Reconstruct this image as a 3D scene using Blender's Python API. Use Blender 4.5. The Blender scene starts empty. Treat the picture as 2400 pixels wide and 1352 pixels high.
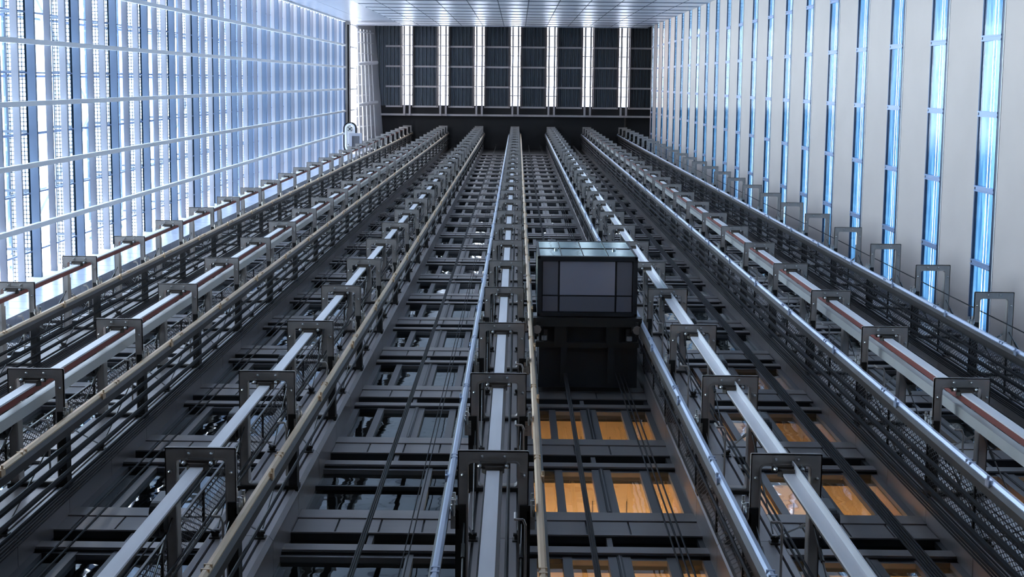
import bpy, bmesh, math, random
from mathutils import Vector, Matrix
random.seed(7)
C = bpy.context.scene.collection

# ------------------------------------------------------------------ camera
F = 3600.0
def _n(v): return v.normalized()
Zc = _n(Vector((14, -486, F)))
Xc = Vector((1, .010, 0)); Xc = _n(Xc - Xc.dot(Zc) * Zc)
Yc = Zc.cross(Xc)
cam_d = bpy.data.cameras.new('camera'); cam = bpy.data.objects.new('camera', cam_d); C.objects.link(cam)
rt = Vector((Xc.x, Yc.x, Zc.x)); dn = Vector((Xc.y, Yc.y, Zc.y)); fw = Vector((Xc.z, Yc.z, Zc.z))
M = Matrix.Identity(4)
for i in range(3):
    M[i][0] = rt[i]; M[i][1] = -dn[i]; M[i][2] = -fw[i]
cam.matrix_world = M
cam_d.sensor_width = 36; cam_d.lens = F / 2400 * 36
cam_d.clip_start = .1; cam_d.clip_end = 800
sc = bpy.context.scene
sc.camera = cam

def inv(px, X=None, Y=None, py=None):
    """height at which a vertical plane X (or Y) meets a pixel column (or row)"""
    if X is not None:   # px at py given
        d = fw + rt * ((px - 1200) / F) + dn * ((py - 676) / F)
        return d.z / d.x * X
    d = fw + rt * ((px - 1200) / F) + dn * ((py - 676) / F)
    return d.z / d.y * Y

# ------------------------------------------------------------------ sky and exposure
sc.view_settings.view_transform = 'Standard'; sc.view_settings.look = 'None'
sc.view_settings.gamma = 1; sc.view_settings.exposure = 0.85
sc.view_settings.use_curve_mapping = False
w = bpy.data.worlds.new('sky'); sc.world = w; w.use_nodes = True
nt = w.node_tree; nt.nodes.clear()
out = nt.nodes.new('ShaderNodeOutputWorld'); bg = nt.nodes.new('ShaderNodeBackground')
tc = nt.nodes.new('ShaderNodeTexCoord'); sp = nt.nodes.new('ShaderNodeSeparateXYZ'); cr = nt.nodes.new('ShaderNodeValToRGB')
mr = nt.nodes.new('ShaderNodeMapRange'); mr.inputs['From Min'].default_value = -1; mr.inputs['From Max'].default_value = 1
nt.links.new(tc.outputs['Generated'], sp.inputs[0]); nt.links.new(sp.outputs['Z'], mr.inputs['Value'])
nt.links.new(mr.outputs[0], cr.inputs[0]); nt.links.new(cr.outputs[0], bg.inputs[0]); nt.links.new(bg.outputs[0], out.inputs[0])
e = cr.color_ramp.elements
e[0].position = 0; e[0].color = (.26, .27, .29, 1); e[1].position = 1; e[1].color = (.83, .885, 1, 1)
x = e.new(.46); x.color = (.36, .38, .42, 1); x = e.new(.53); x.color = (.87, .925, 1, 1)
bg.inputs[1].default_value = 6.6
sc.cycles.max_bounces = 8; sc.cycles.diffuse_bounces = 4; sc.cycles.glossy_bounces = 4
sc.cycles.transparent_max_bounces = 24; sc.cycles.sample_clamp_indirect = 6
sun_d = bpy.data.lights.new('sun', 'SUN'); sun_d.energy = 3.0; sun_d.angle = math.radians(25); sun_d.color = (1, .95, .88)
sun = bpy.data.objects.new('sun', sun_d); C.objects.link(sun)
sun.rotation_euler = Vector((.86, -.08, -.5)).to_track_quat('-Z', 'Y').to_euler()

# ------------------------------------------------------------------ materials
MATS = {}
def mat(name, col, rough=.5, metal=0.0, var=.0, scale=3.0, bump=0.0, spec=.5, stretch=None):
    if name in MATS: return MATS[name]
    m = bpy.data.materials.new(name); m.use_nodes = True
    t = m.node_tree; b = t.nodes['Principled BSDF']
    b.inputs['Base Color'].default_value = (*col, 1); b.inputs['Roughness'].default_value = rough
    b.inputs['Metallic'].default_value = metal; b.inputs['Specular IOR Level'].default_value = spec
    if var or bump:
        co = t.nodes.new('ShaderNodeTexCoord'); mp = t.nodes.new('ShaderNodeMapping'); nz = t.nodes.new('ShaderNodeTexNoise')
        if stretch: mp.inputs['Scale'].default_value = stretch
        nz.inputs['Scale'].default_value = scale; nz.inputs['Detail'].default_value = 6
        t.links.new(co.outputs['Object'], mp.inputs[0]); t.links.new(mp.outputs[0], nz.inputs['Vector'])
        if var:
            mx = t.nodes.new('ShaderNodeMix'); mx.data_type = 'RGBA'
            mx.inputs[6].default_value = (*[max(0, c * (1 - var)) for c in col], 1)
            mx.inputs[7].default_value = (*[min(1, c * (1 + var)) for c in col], 1)
            t.links.new(nz.outputs['Fac'], mx.inputs[0]); t.links.new(mx.outputs[2], b.inputs['Base Color'])
        if bump:
            bp = t.nodes.new('ShaderNodeBump'); bp.inputs['Strength'].default_value = bump; bp.inputs['Distance'].default_value = .02
            t.links.new(nz.outputs['Fac'], bp.inputs['Height']); t.links.new(bp.outputs[0], b.inputs['Normal'])
    MATS[name] = m; return m

def glass(name, tint, gloss, gtint=(1, 1, 1), rough=.02, wave=0.0):
    m = bpy.data.materials.new(name); m.use_nodes = True; t = m.node_tree; t.nodes.clear()
    o = t.nodes.new('ShaderNodeOutputMaterial'); mx = t.nodes.new('ShaderNodeMixShader')
    tr = t.nodes.new('ShaderNodeBsdfTransparent'); gl = t.nodes.new('ShaderNodeBsdfGlossy')
    fr = t.nodes.new('ShaderNodeFresnel'); fr.inputs[0].default_value = 1.5
    ad = t.nodes.new('ShaderNodeMath'); ad.operation = 'ADD'; ad.use_clamp = True; ad.inputs[1].default_value = gloss
    tr.inputs[0].default_value = (*tint, 1); gl.inputs[0].default_value = (*gtint, 1); gl.inputs['Roughness'].default_value = rough
    t.links.new(fr.outputs[0], ad.inputs[0])
    ge = t.nodes.new('ShaderNodeNewGeometry'); iv = t.nodes.new('ShaderNodeMath'); iv.operation = 'SUBTRACT'; iv.inputs[0].default_value = 1
    t.links.new(ge.outputs['Backfacing'], iv.inputs[1]); mu = t.nodes.new('ShaderNodeMath'); mu.operation = 'MULTIPLY'
    t.links.new(ad.outputs[0], mu.inputs[0]); t.links.new(iv.outputs[0], mu.inputs[1]); t.links.new(mu.outputs[0], mx.inputs[0])
    t.links.new(tr.outputs[0], mx.inputs[1]); t.links.new(gl.outputs[0], mx.inputs[2]); t.links.new(mx.outputs[0], o.inputs[0])
    if wave:
        co = t.nodes.new('ShaderNodeTexCoord'); nz = t.nodes.new('ShaderNodeTexNoise'); nz.inputs['Scale'].default_value = 1.6
        bp = t.nodes.new('ShaderNodeBump'); bp.inputs['Strength'].default_value = wave; bp.inputs['Distance'].default_value = .03
        t.links.new(co.outputs['Object'], nz.inputs[0]); t.links.new(nz.outputs['Fac'], bp.inputs['Height']); t.links.new(bp.outputs[0], gl.inputs['Normal'])
        t.links.new(bp.outputs[0], fr.inputs['Normal'])
    return m

def mesh_mat(name, col, period=.055):
    """expanded-metal diamonds cut out procedurally on a thin sheet lying in the YZ plane"""
    m = bpy.data.materials.new(name); m.use_nodes = True; t = m.node_tree; b = t.nodes['Principled BSDF']
    b.inputs['Base Color'].default_value = (*col, 1); b.inputs['Roughness'].default_value = .45; b.inputs['Metallic'].default_value = .2
    co = t.nodes.new('ShaderNodeTexCoord'); sp = t.nodes.new('ShaderNodeSeparateXYZ'); t.links.new(co.outputs['Object'], sp.inputs[0])
    def math_(op, a, bb=None):
        n = t.nodes.new('ShaderNodeMath'); n.operation = op
        for i, v in enumerate((a, bb)):
            if v is None: continue
            if isinstance(v, (int, float)): n.inputs[i].default_value = v
            else: t.links.new(v, n.inputs[i])
        return n.outputs[0]
    u = math_('DIVIDE', sp.outputs['Y'], period); v = math_('DIVIDE', sp.outputs['Z'], period * 2.4)
    a = math_('ABSOLUTE', math_('SUBTRACT', math_('FRACT', math_('ADD', u, v)), .5))
    c = math_('ABSOLUTE', math_('SUBTRACT', math_('FRACT', math_('SUBTRACT', u, v)), .5))
    f = math_('MAXIMUM', math_('LESS_THAN', a, .085), math_('LESS_THAN', c, .085))
    t.links.new(f, b.inputs['Alpha'])
    return m

frame_m = mat('frame_steel', (.52, .475, .435), .40, .35, .22, 6)
frame_d = mat('dark_steel', (.034, .032, .030), .42, .3, .2, 5)
bolt_m = mat('zinc_bolt', (.55, .55, .54), .28, .9)
black_m = mat('black_rubber_and_gap', (.018, .018, .02), .45)
cable_m = mat('black_cable', (.007, .007, .009), .6, 0, 0, 3, 0, .25)
slat_m = mat('white_beam', (.84, .83, .86), .42, .0, .12, 1.5, 0, .5, (8, 8, .6))
red_m = mat('red_oxide', (.23, .045, .030), .55, 0, .2, 4)
brown_m = mat('brown_steel', (.085, .068, .055), .45, .2, .2, 4)
cream_m = mat('cream_beam', (.56, .55, .52), .4, 0, .12, 2)
rail_m = mat('rail_steel', (.70, .655, .59), .32, .65, .15, 3, 0, .5, (20, 20, .5))
rbody_m = mat('rail_body_paint', (.040, .032, .027), .5)
warm_bounce_m = mat('warm_bounce_rail_steel', (.80, .58, .37), .36, .45, .12, 2)  # warm bounce from the concrete wall put into the rail colour
sky_reflect_m = mat('sky_reflect_rail_steel', (.60, .68, .84), .34, .6)  # same rail steel with the blue sky reflection put into its colour
clad_m = mat('cladding_metal', (.33, .30, .295), .36, .55, .10, 1.2, 0, .5, (6, 6, .6))
band_m = mat('band_metal', (.30, .275, .265), .40, .50, .10, 1.4, 0, .5, (.6, 6, 6))
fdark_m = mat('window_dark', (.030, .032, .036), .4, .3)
mull_m = mat('mullion_metal', (.17, .165, .17), .4, .4)
conc_m = mat('pale_concrete', (.59, .51, .475), .75, 0, .07, .8, .10)
fin_a = mat('fin_paint', (.34, .345, .41), .42, .0, .04, 2)
fin_b = mat('fin_blue_paint', (.15, .20, .29), .40, .0, .05, 2)
fin_c = mat('fin_pale_paint', (.42, .42, .47), .42, .0, .04, 2)
mul_w = mat('white_mullion', (.90, .90, .90), .4)
panel_m = mat('wall_panel', (.66, .70, .82), .26, .45, .05, 1.5)
groove_m = mat('panel_groove', (.10, .12, .16), .5, .3)
deck_m = mat('roof_deck', (.11, .125, .14), .32, .6, .1, 2)
roofst_m = mat('roof_steel', (.66, .60, .59), .45, .2, .1, 3)
skyf_m = mat('skylight_frame_steel', (.20, .18, .18), .5, .2)
rdark_m = mat('roof_dark', (.020, .020, .021), .7)
white_m = mat('white_paint', (.90, .90, .92), .45)
winbl_m = mat('blue_window_frame', (.30, .40, .62), .35, .4)
winnv_m = mat('navy_window_frame', (.035, .055, .10), .35, .3)
floor_m = mat('lobby_floor', (.12, .115, .11), .5, 0, .1, 1)
wood_m = mat('warm_ceiling', (.62, .45, .27), .5, 0, .1, 2)
cabpan_m = mat('cab_floor_panel', (.17, .17, .20), .45, .2)
cabpan2_m = mat('cab_floor_panel_pale', (.34, .34, .40), .45, .2)
out_m = mat('outside_building', (.62, .68, .74), .6)
grate_m = mat('grating_steel', (.20, .24, .30), .5, .1)
pane_m = glass('pane_glass', (.62, .68, .70), .02, (.85, .92, .95), .03, .25)
slit_m = glass('slit_glass', (.76, .88, .96), .0, (.80, .92, 1), .10, .10)
cabg_m = glass('cab_glass', (.30, .45, .44), .34, (.82, 1, 1), .04, .12)
sky_m = glass('skylight_glass', (.95, .97, 1), .02)
mesh_m = mesh_mat('guard_mesh', (.09, .09, .095))

# ------------------------------------------------------------------ mesh helpers
class MB:
    def __init__(s): s.v = []; s.f = []; s.mi = []
    def face(s, idx, mi=0): s.f.append(idx); s.mi.append(mi)
    def box(s, x0, x1, y0, y1, z0, z1, mi=0):
        b = len(s.v)
        s.v += [(x, y, z) for z in (z0, z1) for y in (y0, y1) for x in (x0, x1)]
        for q in ((0, 2, 3, 1), (4, 5, 7, 6), (0, 1, 5, 4), (2, 6, 7, 3), (0, 4, 6, 2), (1, 3, 7, 5)): s.face([b + i for i in q], mi)
        return s
    def ring(s, outer, inner, z0, z1, mi=0):
        n = len(outer); b = len(s.v)
        for z in (z0, z1):
            s.v += [(p[0], p[1], z) for p in outer]; s.v += [(p[0], p[1], z) for p in inner]
        for i in range(n):
            j = (i + 1) % n
            s.face([b + i, b + n + i, b + n + j, b + j], mi)
            s.face([b + 2 * n + i, b + 2 * n + j, b + 3 * n + j, b + 3 * n + i], mi)
            s.face([b + i, b + j, b + 2 * n + j, b + 2 * n + i], mi)
            s.face([b + n + i, b + 3 * n + i, b + 3 * n + j, b + n + j], mi)
        return s
    def tube(s, p, q, r, n=6, mi=0, r2=None):
        p = Vector(p); q = Vector(q); d = (q - p).normalized()
        a = d.cross(Vector((0, 0, 1))) if abs(d.z) < .9 else d.cross(Vector((1, 0, 0)))
        a.normalize(); c = d.cross(a); b = len(s.v); r2 = r if r2 is None else r2
        for o, rr in ((p, r), (q, r2)):
            for i in range(n):
                t = 2 * math.pi * i / n; s.v.append(tuple(o + a * math.cos(t) * rr + c * math.sin(t) * rr))
        for i in range(n): s.face([b + i, b + (i + 1) % n, b + n + (i + 1) % n, b + n + i], mi)
        s.face([b + i for i in range(n)][::-1], mi); s.face([b + n + i for i in range(n)], mi)
        return s
    def prism(s, poly, axis, a, b_, mi=0):
        """poly: 2D points in the plane normal to axis (x: (y,z), y: (x,z), z: (x,y))"""
        n = len(poly); b = len(s.v)
        f = {'x': lambda p, t: (t, p[0], p[1]), 'y': lambda p, t: (p[0], t, p[1]), 'z': lambda p, t: (p[0], p[1], t)}[axis]
        s.v += [f(p, a) for p in poly] + [f(p, b_) for p in poly]
        s.face(list(range(b, b + n)), mi); s.face(list(range(b + 2 * n - 1, b + n - 1, -1)), mi)
        for i in range(n):
            j = (i + 1) % n; s.face([b + i, b + n + i, b + n + j, b + j], mi)
        return s
    def mesh(s, name, *mats, smooth=False):
        me = bpy.data.meshes.new(name); me.from_pydata(s.v, [], s.f)
        for m in mats: me.materials.append(m)
        me.polygons.foreach_set('material_index', s.mi)
        bm = bmesh.new(); bm.from_mesh(me); bmesh.ops.recalc_face_normals(bm, faces=bm.faces); bm.to_mesh(me); bm.free()
        if smooth: me.polygons.foreach_set('use_smooth', [True] * len(me.polygons))
        me.update(); return me

def rrect(x0, x1, y0, y1, r, s=3):
    pts = []
    for cx, cy, a in ((x1 - r, y1 - r, 0), (x0 + r, y1 - r, 90), (x0 + r, y0 + r, 180), (x1 - r, y0 + r, 270)):
        for i in range(s + 1):
            t = math.radians(a + 90 * i / s); pts.append((cx + r * math.cos(t), cy + r * math.sin(t)))
    return pts

def put(name, me, parent=None, loc=(0, 0, 0)):
    o = bpy.data.objects.new(name, me); C.objects.link(o); o.location = loc
    if parent is not None: o.parent = parent
    return o
def thing(name, label, cat, loc=(0, 0, 0), group=None):
    o = bpy.data.objects.new(name, None); C.objects.link(o); o.location = loc; o.empty_display_size = .2
    o['label'] = label; o['category'] = cat
    if group: o['group'] = group
    return o
def tag(o, label, cat, group=None):
    o['label'] = label; o['category'] = cat
    if group: o['group'] = group
    return o
def struct(name, me, parent=None, loc=(0, 0, 0)):
    o = put(name, me, parent, loc)
    if parent is None: o['kind'] = 'structure'
    return o

ORD = ['first', 'second', 'third', 'fourth', 'fifth', 'sixth', 'seventh', 'eighth', 'ninth', 'tenth', 'eleventh', 'twelfth', 'thirteenth',
       'fourteenth', 'fifteenth', 'sixteenth', 'seventeenth', 'eighteenth', 'nineteenth', 'twentieth', 'twenty-first', 'twenty-second',
       'twenty-third', 'twenty-fourth', 'twenty-fifth', 'twenty-sixth', 'twenty-seventh', 'twenty-eighth', 'twenty-ninth', 'thirtieth']
COLN = {-3: 'leftmost column', -2: 'second column from left', -1: 'column just left of centre', 0: 'centre column',
        1: 'column just right of centre', 2: 'second column from right', 3: 'rightmost column'}

# ------------------------------------------------------------------ layout
H = 3.666; YF = 3.268; YP = 4.63; YW = 4.945
def L(k): return 13.376 + H * k
def S(j): return 17.405 + H * (j - 1)
def CX(n): return -.185 + 2.616 * n
XL, XR, YB = -11.2, 8.95, -3.74
ZT = 111.2
ZB = -1.6

# floor
struct('floor', MB().box(XL - 3, XR + 1, YB - .4, 8, ZB - .2, ZB).mesh('floor', floor_m))

# ------------------------------------------------------------------ facade behind the lift columns
PW = .345
bays = [(CX(n) + PW, CX(n + 1) - PW) for n in range(-3, 3)]
sidebays = [(-9.95, CX(-3) - PW), (CX(3) + PW, XR)]
lit = {(3, 0), (3, 1), (3, 2), (4, 0), (4, 1), (4, 2), (5, 0), (5, 1), (4, 3)}
J0, J1 = -3, 25
wf = MB()
for bi, (a, b) in enumerate(bays + sidebays):
    for j in range(J0, J1 + 1):
        z = S(j)
        # projecting sill beam with a chamfered top, tile panels, head band
        wf.prism([(YW, z - .10), (YW + .05, z), (5.16, z), (5.16, z - .43), (YW, z - .43)], 'x', a, b, 0)
        wf.box(a, b, YW + .035, 5.16, z - .97, z - .43, 1)
        n = max(2, round((b - a) / .43)); wpan = (b - a) / n; off = (.37 * wpan) if bi % 2 else 0
        for i in range(-1, n + 1):
            x0 = max(a, a + i * wpan + off + .011); x1 = min(b, a + (i + 1) * wpan + off - .011)
            if x1 - x0 > .03: wf.box(x0, x1, YW + .012, YW + .045, z - .955, z - .45, 0)
        wf.box(a, b, YW + .002, 5.16, z - 1.63, z - 1.42, 0)
        wf.box(a, b, YW + .02, 5.16, z - 1.66, z - 1.63, 1)  # shade under the head band put in as a dark strip
        wf.box(a, b, YW + .004, YW + .02, z - .985, z - .957, 0); wf.box(a, b, YW + .02, 5.15, z - .99, z - .96, 1)  # grey front lip, then the panel's underside shade as dark colour
# smooth pale panels beside the louvre wall
for j in range(J0 * 4, J1 * 4 + 4):
    z = S(0) + j * H / 4
    wf.box(XL, -9.96, 4.72, 5.3, z + .01, z + H / 4 - .01, 2)
wf.box(XL, -9.98, 4.75, 5.35, ZB, ZT, 1)
wf.box(XL, XR, YW + .01, 5.3, ZB, S(J0) - 1.66, 1)
wf.box(XL, XR, YW + .01, 5.3, S(J1) + .02, ZT + 3, 3)
struct('wall_front', wf.mesh('wall_front', band_m, fdark_m, panel_m, rdark_m))

# windows between the bands
def win_meshes(w, kind):
    """origin at bay centre, sill height; frame and pane"""
    f = MB(); h = w / 2
    top = H - 1.66
    y0 = YW + .035; y1 = y0 + .07
    f.box(-h, h, y0 + .01, y1 + .05, 0, .035, 1); f.box(-h, h, y0 + .01, y1 + .05, top - .06, top, 1)
    if kind == 'double':
        for sx in (-1, 1):
            f.box(sx * .075 - .045, sx * .075 + .045, y0, y1, .0, top, 0)
            a, b = sorted((sx * .50, sx * .60)); f.box(a, b, y0 + .005, y1, 0, top, 0)
            a, b = sorted((sx * .12, sx * .50)); f.box(a, b, y0 + .01, y1, top - .10, top - .055, 0)
            a, b = sorted((sx * (h - .09), sx * h)); f.box(a, b, y0 + .01, y1, 0, top, 0)
        f.box(-.028, .028, y0 - .012, y1, 0, top, 1); f.box(-.008, .008, y0 - .02, y1, 0, top, 0)
    elif kind == 'transom':
        f.box(.36, .44, y0, y1, 0, top, 0); f.box(-h, h, y0 + .005, y1, top - .11, top - .06, 0)
        f.box(-h, h, y0 + .01, y1, top * .55, top * .55 + .05, 1)
    else:
        f.box(-.05, .05, y0, y1, 0, top, 0); f.box(h - .08, h, y0, y1, 0, top, 0); f.box(-h, -h + .08, y0, y1, 0, top, 0)
    # strip light over the head band
    f.box(-.10, -.04, y0, y1, top + .24, top + .67, 0); f.box(-h, h, y0 + .005, y0 + .02, top + .24, top + .265, 0); f.box(-h, h, y0 + .02, y1, top + .24, top + .265, 1)  # last strip: underside shade painted dark behind the grey lip
    f.box(h - .06, h, y0, y1, top + .24, top + .67, 1)
    g = MB(); g.box(-h, h, y1 - .01, y1, .03, top - .02); g.box(-h, h, y1 - .01, y1, top + .25, top + .68)
    return f.mesh('window_frame', mull_m, fdark_m), g.mesh('pane', pane_m)
wm = {}
wn = 0
for bi, (a, b) in enumerate(bays + sidebays):
    for j in range(J0, J1 + 1):
        if S(j) + 2 > 106: continue
        kind = 'double' if bi < 6 else 'plain'
        if bi == 2 and j in (0, 1): kind = 'transom'
        key = (round(b - a, 2), kind)
        if key not in wm: wm[key] = win_meshes(b - a, kind)
        wn += 1
        o = struct('window_%d' % wn, wm[key][0], None, ((a + b) / 2, 0, S(j)))
        put('pane', wm[key][1], o)
# behind the windows: dark sheets stand in for unlit rooms, lit rooms modelled
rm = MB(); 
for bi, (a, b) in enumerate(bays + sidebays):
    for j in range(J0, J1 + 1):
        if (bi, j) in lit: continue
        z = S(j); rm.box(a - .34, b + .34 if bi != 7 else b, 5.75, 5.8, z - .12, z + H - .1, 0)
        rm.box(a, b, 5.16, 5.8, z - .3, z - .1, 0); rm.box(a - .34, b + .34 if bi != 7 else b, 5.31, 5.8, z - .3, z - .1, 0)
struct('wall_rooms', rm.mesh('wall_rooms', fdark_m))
room = MB()
for bi, j in sorted(lit):
    a, b = bays[bi]; z = S(j)
    room.box(a, b, 7.6, 7.7, z - .1, z + 2.9, 0)
    room.box(a, b, 5.165, 7.7, z + 2.02, z + 2.10, 0); room.box(a, b, 5.165, 5.3, z + 2.1, z + 2.85, 2)
    room.box(a - .06, a, 5.165, 7.7, z - .1, z + 2.9, 0); room.box(b, b + .06, 5.165, 7.7, z - .1, z + 2.9, 0)
    room.box(a, b, 5.35, 7.7, z - .35, z - .1, 0)
    for t in (.22, .45, .68):
        x_ = a + (b - a) * t; room.box(x_ - .006, x_ + .006, 5.4, 7.6, z + 2.012, z + 2.02, 1)
    x_ = a + (b - a) * .36; room.box(x_ - .1, x_ + .1, 6.5, 6.75, z + 2.00, z + 2.02, 1)
    ld = bpy.data.lights.new('room_lamp', 'AREA'); ld.energy = {0: 130, 1: 150, 2: 70, 3: 30}[j] * (1 if bi == 3 else .6); ld.color = (1, .70, .42)
    ld.size = .5; lo = bpy.data.objects.new('room_lamp', ld); C.objects.link(lo); lo.location = ((a + b) / 2, 7.2, z + .5)
    lo.rotation_euler = (math.pi * .9, 0, 0)
struct('ceiling_rooms', room.mesh('ceiling_rooms', wood_m, brown_m, fdark_m))

# ------------------------------------------------------------------ clad piers behind each column of brackets
def pier(x, w, z0, z1):
    m = MB(); m.box(x - w + .02, x + w - .02, YP + .03, 5.3, z0, z1, 1)
    k = 0
    z = L(0) - 8 * H / 2
    while z < z1:
        a, b = z + .006, z + H / 2 - .006
        if a > z0:
            for p, q in ((-w, -.245), (-.215, .215), (.245, w)):
                if p == -w:
                    m.prism([(x + p, YP + .05), (x + p + .04, YP), (x + q, YP), (x + q, YP + .04), (x + p, YP + .06)], 'z', a, b, 0)
                elif q == w:
                    m.prism([(x + p, YP), (x + q - .04, YP), (x + q, YP + .05), (x + q, YP + .06), (x + p, YP + .04)], 'z', a, b, 0)
                else: m.box(x + p, x + q, YP, YP + .04, a, b, 0)
            m.box(x - w, x - w + .03, YP + .055, 5.1, a, b, 0); m.box(x + w - .03, x + w, YP + .055, 5.1, a, b, 0)
        z += H / 2
    return m
for n in range(-3, 4):
    struct('wall_pier_%d' % (n + 4), pier(CX(n), PW, ZB, ZT).mesh('pier', clad_m, fdark_m))

# ------------------------------------------------------------------ bracket frames
def ring_mesh(baked):
    m = MB(); hw = .318
    m.ring(rrect(-hw, hw, YF, YP + .01, .012, 3), rrect(-hw + .095, hw - .095, YF + .11, YP - .055, .035, 3), 0, .022, 0)
    m.ring(rrect(-hw + .078, hw - .078, YF + .093, YP - .04, .045, 3), rrect(-hw + .095, hw - .095, YF + .11, YP - .055, .035, 3), -.012, .14, 0)
    m.ring(rrect(-hw, hw, YF, YP + .01, .012, 3), rrect(-hw + .01, hw - .01, YF + .012, YP, .01, 3), 0, .035, 0)
    m.box(-hw - .03, hw + .03, YP - .035, YP + .02, -.04, .16, 1)
    for s in (-1, 1):
        a, b = sorted((s * .226, s * .295)); m.box(a, b, YF + .42, YP - .03, .02, .20, 0)
    if baked:
        for q in BSP: bolt_one(m, *q, 2)
    return m.mesh('ring', frame_m, frame_d, bolt_m)
def bolt(m, x, y, r=.016, mi=0):
    m.tube((x, y, -.02), (x, y, .0), r, 6, mi); m.tube((x, y, -.034), (x, y, -.02), r * .35, 8, mi, r * .9)
BSP = [(-.1, YF + .05, .016, 1), (.1, YF + .05, .016, 1), (-.272, YF + .22, .018, 1), (.272, YF + .22, .018, 1), (-.272, YP - .2, .012, 0), (.272, YP - .2, .012, 0)]
def bolt_one(m, x, y, r, wsh, mi):
    if wsh: m.box(x - .028, x + .028, y - .03, y + .03, -.008, 0, 0)
    bolt(m, x, y, r, mi)
def clamp_mesh():
    m = MB()
    m.box(-.15, .15, 3.355, 3.40, -.112, -.092, 0); m.box(-.125, .125, 3.385, 3.402, -.092, .10, 2)  # black plate stands in for the dark gap above the clamp bar
    m.prism([(-.10, -.112), (.10, -.112), (.068, -.165), (-.068, -.165)], 'y', 3.375, 3.44, 0)
    for x in (-.12, .12):
        m.tube((x, 3.375, -.14), (x, 3.375, -.112), .022, 6, 1); m.tube((x, 3.375, -.165), (x, 3.375, -.14), .008, 8, 1, .019)
        m.tube((x, 3.372, -.092), (x, 3.372, .0), .014, 6, 1)
    return m.mesh('clamp', brown_m, bolt_m, black_m)
def arm_mesh(s):
    """bracket from the leg to the guide rail on side s, with clips and bolts"""
    m = MB(); y = 3.86
    a, b = sorted((s * .305, s * .378)); m.box(a, b, y - .05, y + .12, -.03, .05, 0)
    a, b = sorted((s * .24, s * .335)); m.box(a, b, y - .10, YP, -.03, .15, 2)
    a, b = sorted((s * .335, s * .378)); m.box(a, b, y - .12, y - .03, -.09, -.03, 0); m.box(a, b, y - .12, y - .03, .04, .10, 0)
    for i in range(4):
        m.tube((s * .362, y - .14, -.16 + .075 * i), (s * .362, y - .10, -.16 + .075 * i), .014, 6, 1)
    for z in (-.10, .14): m.tube((s * .355, y - .17, z), (s * .355, y - .02, z), .017, 6, 1)
    return m.mesh('rail_bracket', rail_m, bolt_m, frame_d)
def rod_mesh(s, up):
    m = MB(); p = Vector((s * .262, 3.90, .05)); q = Vector((s * .23, YP - .06, up * (H / 2 - .07)))
    m.tube(p, q, .0085, 5, 0); d = q - p; m.tube(p + d * .2, p + d * .3, .018, 6, 0)
    return m.mesh('tie_rod', bolt_m if up > 0 else frame_d)
def anchor_mesh(s):
    m = MB(); x = s * .23
    m.box(x - .055, x + .055, YP - .015, YP + .002, H / 2 - .13, H / 2 - .01, 0)
    m.box(x - .035, x + .035, YP - .075, YP - .015, H / 2 - .082, H / 2 - .058, 0)
    m.tube((x - .045, YP - .06, H / 2 - .07), (x + .045, YP - .06, H / 2 - .07), .02, 6, 0)
    return m.mesh('anchor_plate', frame_d)
def roller_mesh(s):
    m = MB(); x = s * .375
    m.prism(rrect(3.72, 4.05, -.25, .28, .10, 4), 'x', x - .03, x + .05, 0)
    m.prism(rrect(3.76, 4.01, -.20, .23, .08, 4), 'x', x + .05, x + .08, 0); m.prism(rrect(3.76, 4.01, -.20, .23, .08, 4), 'x', x - .05, x - .03, 0)
    return m.mesh('guide_roller', black_m, frame_d)
def hook_mesh(s):
    m = MB(); x = -s * .20
    pts = [(x, 3.75, -.5), (x + .07, 3.75, -.5), (x + .09, 3.80, -.5), (x + .09, 4.35, -.5)]
    for p, q in zip(pts, pts[1:]): m.tube(p, q, .012, 6, 0)
    m.tube((x, 3.75, -.5), (x, 3.75, -.3), .012, 6, 0)
    return m.mesh('cable_hook', frame_m)
RING = ring_mesh(False); RINGB = ring_mesh(True); CLAMP = clamp_mesh()
BOLT = []
for q in BSP: _m = MB(); bolt_one(_m, *q, 1); BOLT.append(_m.mesh('bolt', frame_m, bolt_m))
ARM = {s: arm_mesh(s) for s in (-1, 1)}; ROD = {(s, u): rod_mesh(s, u) for s in (-1, 1) for u in (-1, 1)}
ANC = {s: anchor_mesh(s) for s in (-1, 1)}; ROLL = {s: roller_mesh(s) for s in (-1, 1)}; HOOK = {s: hook_mesh(s) for s in (-1, 1)}
def bracket(n, k):
    lbl = 'steel bracket frame on the %s, %s up from the lowest' % (COLN[n], ORD[k + 1])
    if k == -1: lbl = 'steel bracket frame on the %s, the lowest of its stack' % COLN[n]
    if k == 27: lbl = 'steel bracket frame on the %s, the topmost under the roof' % COLN[n]
    t = thing('bracket_frame', lbl, 'bracket', (CX(n), 0, L(k)), 'bracket frames up the ' + COLN[n])
    put('ring', RING if k < 4 else RINGB, t)
    sides = [-1, 1] if n == 0 else ([1] if n < 0 else [-1])
    for s in sides: put('rail_bracket', ARM[s], t)
    if n != 3: put('clamp', CLAMP, t)
    if k < 4:
        for q in BOLT: put('bolt', q, t)
    if k < 16:
        for s in (-1, 1):
            put('anchor_plate', ANC[s], t)
            for u in (-1, 1): put('tie_rod', ROD[(s, u)], t)
    osd = -1 if n <= 0 else 1
    if 1 <= abs(n) <= 2: put('guide_roller', ROLL[osd], t)
    if k < 6 and n != 3: put('cable_hook', HOOK[osd], t)
    return t
for n in range(-3, 4):
    for k in range(-1, 28): bracket(n, k)

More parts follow.
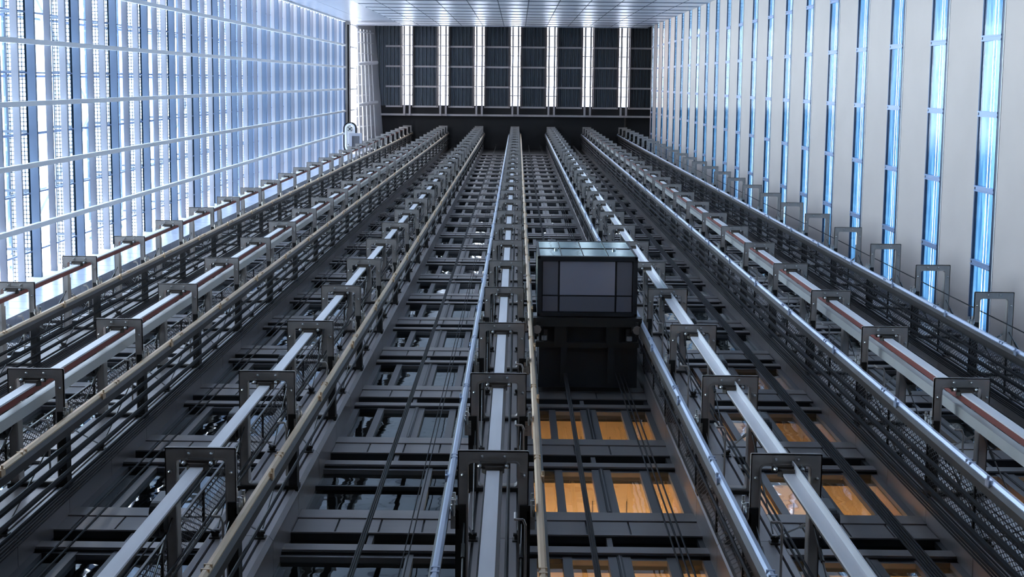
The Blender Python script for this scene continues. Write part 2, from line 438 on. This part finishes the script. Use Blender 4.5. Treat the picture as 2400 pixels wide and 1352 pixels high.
# ------------------------------------------------------------------ long members up every column
ZTOP = L(27) - .3
for n in range(-3, 3):
    x = CX(n)
    t = thing('guide_beam', 'long flat white beam running up the middle of the %s' % COLN[n], 'beam', (x, 0, ZB), 'flat white beams inside the bracket frames')
    z0, z1 = 0, ZTOP - ZB
    put('face_plate', MB().box(-.058, .058, 3.405, 3.425, z0, z1).mesh('face', slat_m), t)
    red = abs(n) >= 2
    wb = put('web', MB().box(-.052, .052, 3.425, 3.50 if red else 3.455, z0, z1).mesh('web', red_m if red else brown_m), t)
    if red: wb['label'] = 'red oxide web'
    if n == 1: put('flange', MB().box(.046, .058, 3.33, 3.405, z0, z1).mesh('flange', slat_m), t)
    if n == 0: put('flange', MB().box(.058, .085, 3.41, 3.50, z0, z1).mesh('flange', brown_m), t)
    if abs(n) == 2:
        tag(put('box_beam', MB().box(x - .05, x + .05, 3.58, 3.70, ZB, ZTOP).mesh('box_beam', cream_m)),
            'cream painted box beam behind the red edged beam of the %s' % COLN[n], 'beam')
for n in range(-3, 4):
    x = CX(n)
    for s in ([-1, 1] if n == 0 else ([1] if n < 0 else [-1])):
        side = ('', 'right of ', 'left of ')[s] if n == 0 else 'along '
        t = thing('guide_rail', '%s steel guide rail running up %sthe %s' % ('warm bounce tinted' if s > 0 else 'sky reflection tinted', side, COLN[n]), 'rail', (x + s * .42, 0, ZB), 'lift guide rails')
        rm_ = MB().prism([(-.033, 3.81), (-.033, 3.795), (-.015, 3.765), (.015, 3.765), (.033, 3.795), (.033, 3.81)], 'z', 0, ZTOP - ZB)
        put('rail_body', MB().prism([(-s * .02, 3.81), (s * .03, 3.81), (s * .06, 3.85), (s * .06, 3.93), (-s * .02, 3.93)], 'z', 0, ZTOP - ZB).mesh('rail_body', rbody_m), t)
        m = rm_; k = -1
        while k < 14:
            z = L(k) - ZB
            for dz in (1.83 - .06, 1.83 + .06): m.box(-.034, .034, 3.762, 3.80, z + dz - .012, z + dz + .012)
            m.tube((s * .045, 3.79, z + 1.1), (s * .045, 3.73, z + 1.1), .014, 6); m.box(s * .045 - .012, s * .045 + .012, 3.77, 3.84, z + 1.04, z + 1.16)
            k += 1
        put('running_face', m.mesh('running_face', warm_bounce_m if s > 0 else sky_reflect_m), t)

# ------------------------------------------------------------------ ropes and cables
def rope(x, y, r, label, group=None, z0=ZB, z1=ZTOP, me=None):
    return tag(put('hoist_rope', me or MB().tube((0, 0, z0), (0, 0, z1), r, 6).mesh('rope', cable_m), None, (x, y, 0)), label, 'rope', group)
for n in (-3, -2, 2, 3):
    s = 1 if n < 0 else -1; x = CX(n)
    for i, (dx, y, r) in enumerate([(.40, 4.10, .026), (.41, 4.24, .036), (.41, 4.40, .030), (.12, 4.46, .012), (.45, 4.50, .018)]):
        rope(x + s * (dx + (.07 if n > 0 and dx > .35 else 0)), y, r, '%s black hoist rope of the bundle behind the rail of the %s' % (ORD[i], COLN[n]), 'rope bundle of the ' + COLN[n])
    for i in range(5):
        rope(x + s * (.362 + .026 * i), 4.60 + .012 * i, .010, '%s thin black rope hugging the inner pier edge of the %s' % (ORD[i], COLN[n]), 'thin ropes at the pier edge of the ' + COLN[n])
for n in (-1, 1):
    s = 1 if n < 0 else -1; x = CX(n)
    for i, (dx, y, r) in enumerate([(-.16, 4.3, .012), (-.21, 4.3, .012), (.13, 4.35, .010), (.40, 4.2, .018)]):
        rope(x + s * dx, y, r, '%s black hoist rope in front of the pier of the %s' % (ORD[i], COLN[n]), 'ropes of the ' + COLN[n])
rope(CX(0) + .13, 4.0, .020, 'black conduit rising behind the flat beam of the centre column')
rope(CX(0) - .12, 4.2, .012, 'thin black rope rising left of the flat beam of the centre column')
for i in range(2):
    rope(CX(3) + (-.12 + .24 * i), 3.62 + .12 * i, .008, '%s thin wire threading the empty frames of the rightmost column' % ORD[i], 'wires through the empty frames')
def ribbon(x, y, nr, pitch, r, label, z0=ZB, z1=ZTOP):
    m = MB()
    for i in range(nr): m.tube(((i - (nr - 1) / 2) * pitch, 0, z0), ((i - (nr - 1) / 2) * pitch, 0, z1), r, 6)
    return tag(put('travelling_cable', m.mesh('ribbon', cable_m), None, (x, y, 0)), label, 'cable')
ribbon(.80, 4.6, 3, .021, .011, 'black flat travelling cable in the shaft below the glass lift', ZB, 24.1)
ribbon(.80, 4.6, 3, .021, .011, 'black flat cable in the shaft above the glass lift', 26.75)
ribbon(1.66, 4.6, 3, .06, .010, 'three thin hoist ropes in the shaft above the glass lift', 26.75)
ribbon(1.66, 4.6, 3, .06, .010, 'three thin hoist ropes in the shaft below the glass lift', ZB, 24.1)
ribbon(-1.52, 4.6, 3, .021, .011, 'black flat travelling cable in the shaft just left of the centre column')
ribbon(-1.08, 4.75, 2, .05, .007, 'pair of thin ropes in the shaft just left of the centre column')
ribbon(4.02, 4.6, 5, .032, .013, 'wide black ribbon of travelling cables in the shaft right of the glass lift')
ribbon(6.7, 4.5, 4, .04, .012, 'black ribbon of travelling cables beside the rightmost column')
ribbon(-3.6, 4.6, 3, .16, .009, 'three spaced thin ropes in the shaft second left of the centre column')
ribbon(-4.45, 4.6, 2, .12, .012, 'two thin ropes hanging near the second column from left')

# ------------------------------------------------------------------ expanded metal guards beside the columns
for n in range(-3, 4):
    if n == 0: continue
    s = -1 if n > 0 else 1; x = CX(n)
    def guard(xx, y0, y1, where):
        t = thing('mesh_guard', 'tall expanded metal guard %s the %s' % (where, COLN[n]), 'guard', (xx, 0, ZB), 'expanded metal guards')
        put('mesh_sheet', MB().box(-.002, .002, y0, y1, 0, ZTOP - ZB).mesh('sheet', mesh_m), t)
        m = MB()
        for y in (y0, y1): m.box(-.012, .012, y - .012, y + .012, 0, ZTOP - ZB)
        for k in range(-1, 27):
            for h in (0, .5): m.box(-.012, .012, y0, y1, L(k + h) - ZB - .02, L(k + h) - ZB + .02)
        put('mesh_frame', m.mesh('guard_frame', frame_d), t)
    guard(x - .36, 4.0 if n > 1 else 4.15, 4.55, 'beside')

# ------------------------------------------------------------------ glass lift
cx0, cx1, zc0, zc1 = .34, 1.92, 24.05, 26.45
t = thing('glass_lift', 'glass fronted lift car seen from below between two columns', 'lift', ((cx0 + cx1) / 2, 3.2, zc0))
hx = (cx1 - cx0) / 2; y0, y1 = 2.73 - 3.2, 3.68 - 3.2; hz = zc1 - zc0
m = MB(); m.ring(rrect(-hx, hx, y0, y1, .02, 2), rrect(-hx + .07, hx - .07, y0 + .07, y1 - .06, .01, 2), 0, .12)
m.ring(rrect(-hx, hx, y0, y1, .02, 2), rrect(-hx + .05, hx - .05, y0 + .05, y1 - .05, .01, 2), hz - .08, hz)
for a in (-hx, hx - .04):
    for b in (y0, y1 - .04): m.box(a, a + .04, b, b + .04, 0, hz)
m.box(-hx, hx, y0 - .004, y0 + .012, hz * .50, hz * .50 + .03)
for x_ in (-hx * .52, -hx * .08, hx * .42): m.box(x_ - .008, x_ + .008, y0 - .004, y0 + .012, .1, hz)
put('car_frame', m.mesh('car_frame', fdark_m), t)
m = MB(); yb = y0 + (y1 - y0) * .66
xs = [-hx + .07, -hx + .34, hx - .34, hx - .07]; ys = [y0 + .07, yb, y1 - .06]
for i in range(3):
    for j in range(2): m.box(xs[i] + .015, xs[i + 1] - .015, ys[j] + .012, ys[j + 1] - .012, .03, .05, 1 if (i == 1 and j == 0) else 0)
m.box(-hx + .06, hx - .06, y0 + .06, y1 - .05, .05, .09, 2)
put('floor_panel', m.mesh('floor_panel', cabpan_m, cabpan2_m, fdark_m), t)
m = MB(); m.box(-hx + .01, hx - .01, y0 + .005, y0 + .02, .12, hz - .06); m.box(-hx + .005, -hx + .02, y0 + .03, y1 - .03, .12, hz - .06)
m.box(hx - .02, hx - .005, y0 + .03, y1 - .03, .12, hz - .06)
put('car_glass', m.mesh('car_glass', cabg_m), t)
m = MB()
for x_ in (-hx * .6, hx * .6): m.tube((x_, y0 - .02, 1.0), (x_, y0 + .02, 1.0), .03, 8)
put('glass_clip', m.mesh('glass_clip', bolt_m), t)
m = MB(); m.box(-hx + .03, hx - .03, y1 - .08, y1 - .02, .1, hz - .1); put('back_wall', m.mesh('car_back', frame_d), t)
m = MB(); m.box(-hx - .06, hx + .08, y1 + .02, y1 + .16, -.06, .14)
for x_ in (-hx * .52, hx * .52): m.box(x_ - .10, x_ + .10, y1 + .16, y1 + .46, -.02, .12)
m.box(-hx - .02, hx + .04, y1 + .42, y1 + .5, 0, .14)
put('cross_beam', m.mesh('cross_beam', frame_d), t)
for s in (-1, 1):
    m = MB(); x_ = s * (hx + .0); yy = 3.88 - 3.2
    m.prism([(x_ + .07 * math.cos(i * .7854), yy + .07 * math.sin(i * .7854)) for i in range(8)], 'z', -.13, -.08, 0)
    m.box(x_ - .08, x_ + .08, yy - .05, yy + .05, -.08, .02, 1); m.tube((x_, yy - .12, -.05), (x_, yy + .12, -.05), .03, 8, 1)
    m.tube((x_ - s * .12, yy + .1, -.1), (x_ - s * .12, yy + .17, -.1), .045, 8, 0); m.box(x_ - s * .14 - .03, x_ - s * .14 + .03, yy, yy + .2, -.08, 0, 1)
    put('guide_shoe', m.mesh('guide_shoe', bolt_m, frame_d), t)
m = MB(); m.box(-hx + .04, hx + .03, y1 + .17, 4.85 - 3.2, .13, hz + .3); m.box(-hx * .45 - .05, -hx * .45 + .05, y1 + .5, 1.55, 0, .06, 0); m.box(hx * .5 - .05, hx * .5 + .05, y1 + .5, 1.55, 0, .06, 0)
put('rear_body', m.mesh('rear_body', fdark_m), t)

# ------------------------------------------------------------------ louvre wall (left)
ZL1 = 100.2
wl = MB()
wl.box(XL - .05, XL + .10, YB, YB + .08, 6, ZL1, 0)
wl.box(XL - .25, XL + .05, 4.70, 5.2, 6, ZL1, 0)
wl.box(XL - .3, XL, YB, 5.3, ZB, 17, 4)  # unseen solid lower wall, closed to cut light on the low frames
wl.box(XL - .35, XL + .02, YB, 5.2, ZL1, ZL1 + .5, 1)
wl.box(XL - .35, XL + .04, YB, 5.2, ZL1 + .5, ZL1 + 3.0, 2)
wl.box(XL - .35, XL + .02, YB, 5.2, ZL1 + 3.0, ZL1 + 3.5, 1)
for y in (-3.7, -2.2, -.8, .6, 2.0, 3.4, 4.8): wl.box(XL - .1, XL + .0, y, y + .1, ZL1 + 3.5, ZL1 + 7.3, 0)  # opening above the lintel added to bring daylight to rack and roof
wl.box(XL - .35, XL, YB, 5.2, ZL1 + 7.25, ZL1 + 7.6, 0)
WL = struct('wall_left', wl.mesh('wall_left', mul_w, winnv_m, cream_m, fin_a, clad_m))
z = 15.75; i = 0
fz = inv(79, X=XL, py=60)  # underside of one dark fin seen at the frame edge
z = fz - 6 * H
fin_me = {}
for c, (d, tz, mt) in enumerate([(.19, .10, fin_b), (.15, .07, fin_a), (.16, .09, fin_c)]):
    fin_me[c] = MB().box(XL - d, XL, YB + .08, 4.70, 0, tz, 0).mesh('fin', mt)
while z < ZL1 - .3:
    put('louvre_blade', fin_me[i % 3], WL, (0, 0, z)); z += H / 3; i += 1
for y in (-2.19, -.785, .62, 2.03, 3.44):
    put('mullion', MB().box(XL - .02, XL + .09, y - .058, y + .058, 8, ZL1).mesh('mullion', mul_w), WL)
# frosted strips between every third pair of blades
def frosted(name, c0, c1):
    m = bpy.data.materials.new(name); m.use_nodes = True; t = m.node_tree; t.nodes.clear()
    o = t.nodes.new('ShaderNodeOutputMaterial'); b = t.nodes.new('ShaderNodeBsdfTranslucent'); z = t.nodes.new('ShaderNodeTexNoise'); z.inputs['Scale'].default_value = 1.3
    c = t.nodes.new('ShaderNodeTexCoord'); p = t.nodes.new('ShaderNodeMapping'); p.inputs['Scale'].default_value = (1, .5, 3); r = t.nodes.new('ShaderNodeValToRGB')
    r.color_ramp.elements[0].position = .38; r.color_ramp.elements[0].color = (*c0, 1); r.color_ramp.elements[1].position = .64; r.color_ramp.elements[1].color = (*c1, 1)
    t.links.new(c.outputs['Object'], p.inputs[0]); t.links.new(p.outputs[0], z.inputs['Vector']); t.links.new(z.outputs['Fac'], r.inputs[0]); t.links.new(r.outputs[0], b.inputs[0]); t.links.new(b.outputs[0], o.inputs[0])
    return m
fp = MB(); fq = MB()
zz = fz - 6 * H
while zz < ZL1 - H:
    fp.box(XL - .24, XL - .235, YB, 4.85, zz + .02, zz + H / 3 * .34); fp.box(XL - .24, XL - .235, YB, 4.85, zz + H / 3 * .42, zz + H / 3 * .62)
    for y in (-2.9, -1.48, -.08, 1.33, 2.73, 4.1): fq.box(XL - .26, XL - .22, y - .02, y + .02, zz, zz + H)
    fq.box(XL - .30, XL - .26, YB, 4.85, zz + H * .48, zz + H * .54); fq.box(XL - .30, XL - .26, YB, 4.85, zz + H * .86, zz + H * .90)
    zz += H
o_ = struct('window_louvre', fq.mesh('louvre_glazing_bars', winbl_m)); put('frosted_pane', fp.mesh('frosted', frosted('frosted_strip', (.035, .05, .07), (.07, .09, .11))), o_)
# glazing and walkways outside the louvres
g = MB(); g.box(XL - 1.60, XL - 1.58, YB, 4.9, 10, ZL1)
gm = MB()
zz = fz - 4 * H - 1
while zz < ZL1:
    gm.box(XL - 1.64, XL - 1.58, YB, 4.9, zz, zz + .10); zz += H
for y in (-3.0, -1.5, 0, 1.5, 3.0, 4.5): gm.box(XL - 1.64, XL - 1.54, y - .03, y + .03, 10, ZL1)
wo = struct('window_outer', gm.mesh('outer_frame', winbl_m)); put('pane', g.mesh('outer_glass', glass('outer_glass', (.80, .90, .96), .06)), wo)
gr = MB()
for a in (.42, .50, .58, .66, .74, .82): gr.box(XL - a - .010, XL - a + .010, YB, 4.9, 0, .015)
y = YB
while y < 4.9: gr.box(XL - .85, XL - .35, y, y + .022, .0, .02); y += .10
gr.box(XL - .36, XL - .34, YB, 4.9, -.03, .03); gr.box(XL - .87, XL - .85, YB, 4.9, -.03, .03)
for y in (-3.2, -1.5, -.1, 1.3, 2.7, 4.1): gr.box(XL - 1.0, XL - .2, y - .03, y + .03, -.08, -.02)
GR = gr.mesh('grating', grate_m)
zz = fz - 4 * H + .6; i = 0
while zz < ZL1 - 3 and i < 24:
    tag(put('walkway_grating', GR, None, (0, 0, zz)), 'steel grating walkway outside the louvre wall, %s one up from the lowest' % ORD[i], 'walkway', 'walkway gratings outside the louvres'); zz += H; i += 1
zz = fz - 3 * H; i = 0
while i < 4:
    m = MB(); m.tube((XL - 1.3, YB + .3, zz), (XL - 1.3, 1.0, zz + 2 * H), .09, 8); m.tube((XL - 1.3, 1.0, zz + 2 * H), (XL - 1.3, 4.6, zz), .09, 8)
    tag(put('cross_brace', m.mesh('brace', white_m)), 'white diagonal steel brace outside the louvre wall, %s up' % ORD[i], 'brace', 'white braces outside the louvres'); zz += 3.5 * H; i += 1

# ------------------------------------------------------------------ concrete wall with slit windows (right)
slits = []
z_a = inv(2303, X=XR, py=43); z_b = inv(2356, X=XR, py=43)   # one slit, near and far edge
z_2 = inv(2184, X=XR, py=43)
ph = H * 1.0
base_lo, base_hi = min(z_a, z_b), max(z_a, z_b)
pitch = abs(z_2 - z_a)
wr = MB(); sh = base_hi - base_lo
zs = []; z = base_lo - 5 * pitch
while z < 103: zs.append(z); z += pitch
prev = ZB
for z in zs:
    wr.box(XR, XR + .14, YB - .1, YP + .0, prev, z, 0); prev = z + sh
wr.box(XR, XR + .14, YB - .1, YP, prev, 103.6 if prev < 103.6 else prev + .5, 0)
wr.box(XR - .02, XR + .45, YP, 5.2, ZB, 103.6, 1)
struct('wall_right', wr.mesh('wall_right', conc_m, panel_m))
fr = MB()
fr.box(XR - .012, XR + .02, YB, YP, -.04, .0, 2)
fr.box(XR - .004, XR + .12, YB, YP, .0, .13, 1); fr.box(XR - .008, XR + .02, YB, YP, .15, .17, 0); fr.box(XR, XR + .12, YB, YP, .13, .18, 1)
fr.box(XR + .0, XR + .12, YB, YP, sh - .09, sh, 1); fr.box(XR - .006, XR + .0, YB, YP, sh - .05, sh - .03, 0)
for y in [-.90 + 1.44 * i for i in range(-1, 4)]:
    for q in (-.055, .025): fr.box(XR - .02, XR + .06, y + q, y + q + .03, .14, sh - .03, 0)
    fr.box(XR + .0, XR + .06, y - .03, y + .03, .14, sh - .03, 0)
FR = fr.mesh('slit_frame', winbl_m, winnv_m, white_m)
PN = MB().box(XR + .012, XR + .022, YB, YP, .14, sh - .05).mesh('slit_pane', slit_m)
# frosted blind strips added behind the pane for pale glow and bright gaps
BL = MB()
for a, b in ((.10, .40), (.425, .52), (.555, .97)): BL.box(XR + .045, XR + .048, YB, YP, sh * a, sh * b)
fro = bpy.data.materials.new('frosted_glow_screen'); fro.use_nodes = True; _t = fro.node_tree; _t.nodes.clear()
_o = _t.nodes.new('ShaderNodeOutputMaterial'); _b = _t.nodes.new('ShaderNodeBsdfTranslucent'); _b.inputs[0].default_value = (.10, .15, .2, 1)
_z = _t.nodes.new('ShaderNodeTexNoise'); _z.inputs['Scale'].default_value = 1.2; _c = _t.nodes.new('ShaderNodeTexCoord'); _m2 = _t.nodes.new('ShaderNodeMapping'); _m2.inputs['Scale'].default_value = (1, .8, 6)
_r = _t.nodes.new('ShaderNodeValToRGB'); _r.color_ramp.elements[0].position = .35; _r.color_ramp.elements[0].color = (.15, .26, .35, 1); _r.color_ramp.elements[1].position = .7; _r.color_ramp.elements[1].color = (.34, .45, .53, 1)
_t.links.new(_c.outputs['Object'], _m2.inputs[0]); _t.links.new(_m2.outputs[0], _z.inputs['Vector']); _t.links.new(_z.outputs['Fac'], _r.inputs[0]); _t.links.new(_r.outputs[0], _b.inputs[0])
_t.links.new(_b.outputs[0], _o.inputs[0])
BLm = BL.mesh('glow_screen', fro, out_m)
for i, z in enumerate(zs):
    wn += 1
    o = struct('window_%d' % wn, FR, None, (0, 0, z)); put('pane', PN, o); put('glow_screen', BLm, o)

# ------------------------------------------------------------------ panelled wall behind the viewer
wb = MB(); ZBK = 107.8
wb.box(XL, XR, YB - .2, YB - .05, ZB, ZBK, 1)
seam0 = S(0)
xj = [.47 + 1.459 * i for i in range(-5, 7)]
XE = -7.95
z = ZB; js = [S(j) + 1.2 for j in range(-4, 27)]
prev = ZB
for zj in js + [ZBK]:
    top = min(zj, ZBK)
    if top - prev > .1:
        edges = [XE] + [q for q in xj if XE + .2 < q < XR - .2] + [XR]
        for a, b in zip(edges, edges[1:]): wb.box(a, b, YB - .05, YB, prev + .0, top, 0)
        for q in edges[1:-1]: wb.box(q - .025, q + .025, YB, YB + .003, prev, top, 1)
        if zj < ZBK: wb.box(XE, XR, YB, YB + .028, zj - .02, zj + .02, 1)
    prev = zj
wb.box(XL, XE - .01, YB - .05, YB, ZB, ZBK - .3, 2)
wb.box(XL + 1.4, XL + 1.42, YB, YB + .002, ZB, ZBK, 1)
wb.box(XL, XR, YB - .05, YB + .03, ZBK - .25, ZBK, 0)
perf = mat('perforated_panel', (.74, .76, .84), .30, .15, .06, 30)
struct('wall_back', wb.mesh('wall_back', perf, groove_m, panel_m))

# ------------------------------------------------------------------ roof
ZR = 112.6
YS = 1.85
rf = MB(); slot = .34
xe = [-11.6] + [v for n in range(-3, 4) for v in (CX(n) - slot, CX(n) + slot)] + [10.6]
for a, b in zip(xe[0::2], xe[1::2]):
    rf.box(a, b, -4.6, YS + .05, ZR + .22, ZR + .3, 0)
    w_ = b - a; nn = max(3, round(w_ / .27))
    for i in range(nn):
        x_ = a + (i + .5) * w_ / nn
        rf.prism([(x_ - .075, ZR + .22), (x_ + .075, ZR + .22), (x_ + .045, ZR + .08), (x_ - .045, ZR + .08)], 'y', -4.6, YS, 0)
rf.box(-11.6, 10.6, YS, 5.6, ZR + .1, ZR + .3, 1)
struct('ceiling', rf.mesh('ceiling', deck_m, rdark_m))
# walls closing the attic between the lower walls and the roof
at = MB(); at.box(-11.8, 10.8, 5.3, 5.5, S(J1), ZR + .3, 0); at.box(10.5, 10.6, -4.7, 5.5, 103.7, ZR + .3, 0); at.box(XR + .1, 10.6, -4.7, 5.5, 103.6, 103.8, 0)
at.box(-11.8, 10.6, -4.7, -4.6, ZBK, ZR + .3, 0); at.box(XL, 10.6, -4.7, YB - .1, ZBK - .1, ZBK, 0)
struct('wall_attic', at.mesh('wall_attic', rdark_m))
for n in range(-3, 4):
    wn += 1; x = CX(n)
    m = MB()
    for s in (-1, 1):
        m.box(x + s * (slot + .03) - .03, x + s * (slot + .03) + .03, -4.6, YS, ZR - .05, ZR + .3, 0)
        m.box(x + s * (slot + .11) - .025, x + s * (slot + .11) + .025, -4.6, YS + .05, ZR - .35, ZR + .1, 0)
        m.box(x + s * (slot + .18) - .02, x + s * (slot + .18) + .02, -4.6, YS + .05, ZR - .05, ZR + .1, 0)
    for q in range(5):
        y = -3.6 + 1.44 * q
        m.box(x - slot, x + slot, y + .32, y + .38, ZR + .1, ZR + .22, 1); m.box(x - slot, x + slot, y + 1.10, y + 1.16, ZR + .12, ZR + .2, 1)
    m.box(x - slot, x + slot, YS - .05, YS, ZR + .05, ZR + .3, 1)
    o = struct('window_%d' % wn, m.mesh('skylight_frame', skyf_m, winnv_m)); put('pane', MB().box(x - slot, x + slot, -4.6, YS, ZR + .26, ZR + .28).mesh('skylight', sky_m), o)
    for s in (-1, 1):
        xx = x + s * .20
        side = 'left' if s < 0 else 'right'
        tag(put('roof_beam', MB().box(xx - .065, xx + .065, -4.5, 2.55, ZR - .55, ZR - .25).mesh('roof_beam', roofst_m)),
            '%s one of the twin steel beams under the skylight over the %s' % (side, COLN[n]), 'beam', 'twin beams under the skylights')
m_ = {}
for n in range(-4, 4):
    a = CX(n) + slot + .03 if n > -4 else -9.6; b = CX(n + 1) - slot - .03 if n < 3 else 10.4
    for q in range(4):
        y = -2.42 + 1.44 * q
        key = round(b - a, 2)
        if key not in m_: m_[key] = MB().box(0, b - a, -.065, .065, -.12, .05).mesh('purlin', roofst_m)
        where = 'right of the %s' % COLN[n] if -4 < n < 3 else ('beside the white sloping panel' if n == -4 else 'beside the concrete wall')
        tag(put('purlin', m_[key], None, (a, y, ZR)), 'roof purlin %s, %s from the panelled wall' % (where, ORD[q]), 'beam', 'roof purlins')
tag(put('edge_beam', MB().box(-10.2, 10.4, 2.42, 2.56, ZR - .3, ZR).mesh('edge_beam', roofst_m)), 'long grey steel beam crossing the dark end of the roof', 'beam')
tag(put('roof_strut', MB().box(CX(3) + .1, CX(3) + .22, 2.56, 4.6, ZR - .2, ZR).mesh('roof_strut', brown_m)), 'short brown roof strut above the rightmost column', 'beam')

# white sloping panel and pipe rack at the left end of the roof
sp_ = MB(); b0 = len(sp_.v)
sp_.v += [(XL, YB - .3, ZL1 + 7.3), (XL, 5.4, ZL1 + 7.3), (-9.72, 5.4, ZR - .1), (-10.40, YB - .3, ZR - .1), (XL, YB - .3, ZL1 + 7.6), (XL, 5.4, ZL1 + 7.6), (-9.72, 5.4, ZR + .2), (-10.40, YB - .3, ZR + .2)]
for q in ((0, 1, 2, 3), (7, 6, 5, 4), (0, 4, 5, 1), (1, 5, 6, 2), (2, 6, 7, 3), (3, 7, 4, 0)): sp_.face([b0 + i for i in q])
struct('wall_slope', sp_.mesh('wall_slope', white_m))
t = thing('pipe_rack', 'white rack of thin pipes on the sloping white panel by the roof', 'rack', (-10.9, 0, 107))
m = MB()
for i in range(5): m.tube((-.1 + .13 * i, YB + .3, -.9 + .95 * i), (.05 + .19 * i, 4.6, -.9 + .95 * i), .045, 6)
put('long_pipe', m.mesh('long_pipe', white_m), t)
m = MB()
for i in range(12):
    y = YB + .5 + i * .72; m.tube((-.15, y, -1), (.62, y, 3.3), .035 if i % 3 else .05, 6)
put('cross_pipe', m.mesh('cross_pipe', white_m), t)
for y in (-1.05, 1.75):
    m = MB(); m.tube((-.1, y, -.8), (.85, y - .15, 3.2), .13, 10); put('duct', m.mesh('duct', white_m), t)

# maintenance machine on the ledge
t = thing('maintenance_machine', 'white maintenance trolley with roller belt at the top of the louvre wall', 'machine', (-10.55, 3.7, 99))
put('belt', MB().ring(rrect(-.62, .22, -.98, .95, .38, 6), rrect(-.56, .16, -.92, .89, .33, 6), -.1, .3).mesh('belt', cable_m), t)
m = MB(); m.ring(rrect(-.54, .14, -.90, .87, .31, 6), rrect(-.42, .02, -.78, .75, .2, 6), -.05, .3); m.box(-.42, .02, -.5, .5, .1, .25)
put('housing', m.mesh('housing', white_m), t)
for yy in (-.55, .55):
    m = MB(); m.tube((-.2, yy, -.12), (-.2, yy, .2), .19, 14, 0); m.tube((-.2, yy, -.16), (-.2, yy, -.1), .07, 8, 1)
    for a in range(4): m.tube((-.2 + .13 * math.cos(a * 1.57 + .78), yy + .13 * math.sin(a * 1.57 + .78), -.14), (-.2 + .13 * math.cos(a * 1.57 + .78), yy + .13 * math.sin(a * 1.57 + .78), -.1), .035, 6, 1)
    put('wheel', m.mesh('wheel', cream_m, fdark_m), t)
put('carrier_frame', MB().ring(rrect(-.20, .62, -.30, .85, .02, 1), rrect(-.02, .46, -.12, .70, .02, 1), -.5, -.3).mesh('carrier_frame', fin_c), t)
put('hatch', MB().box(-.02, .46, -.12, .70, -.35, -.31).mesh('hatch', mull_m), t)
tag(put('conduit', MB().tube((XL + .095, YB + .2, 101.5), (XL + .095, 2.8, 101.5), .05, 8).mesh('conduit', cable_m)), 'dark conduit running along the ledge to the white trolley', 'pipe')
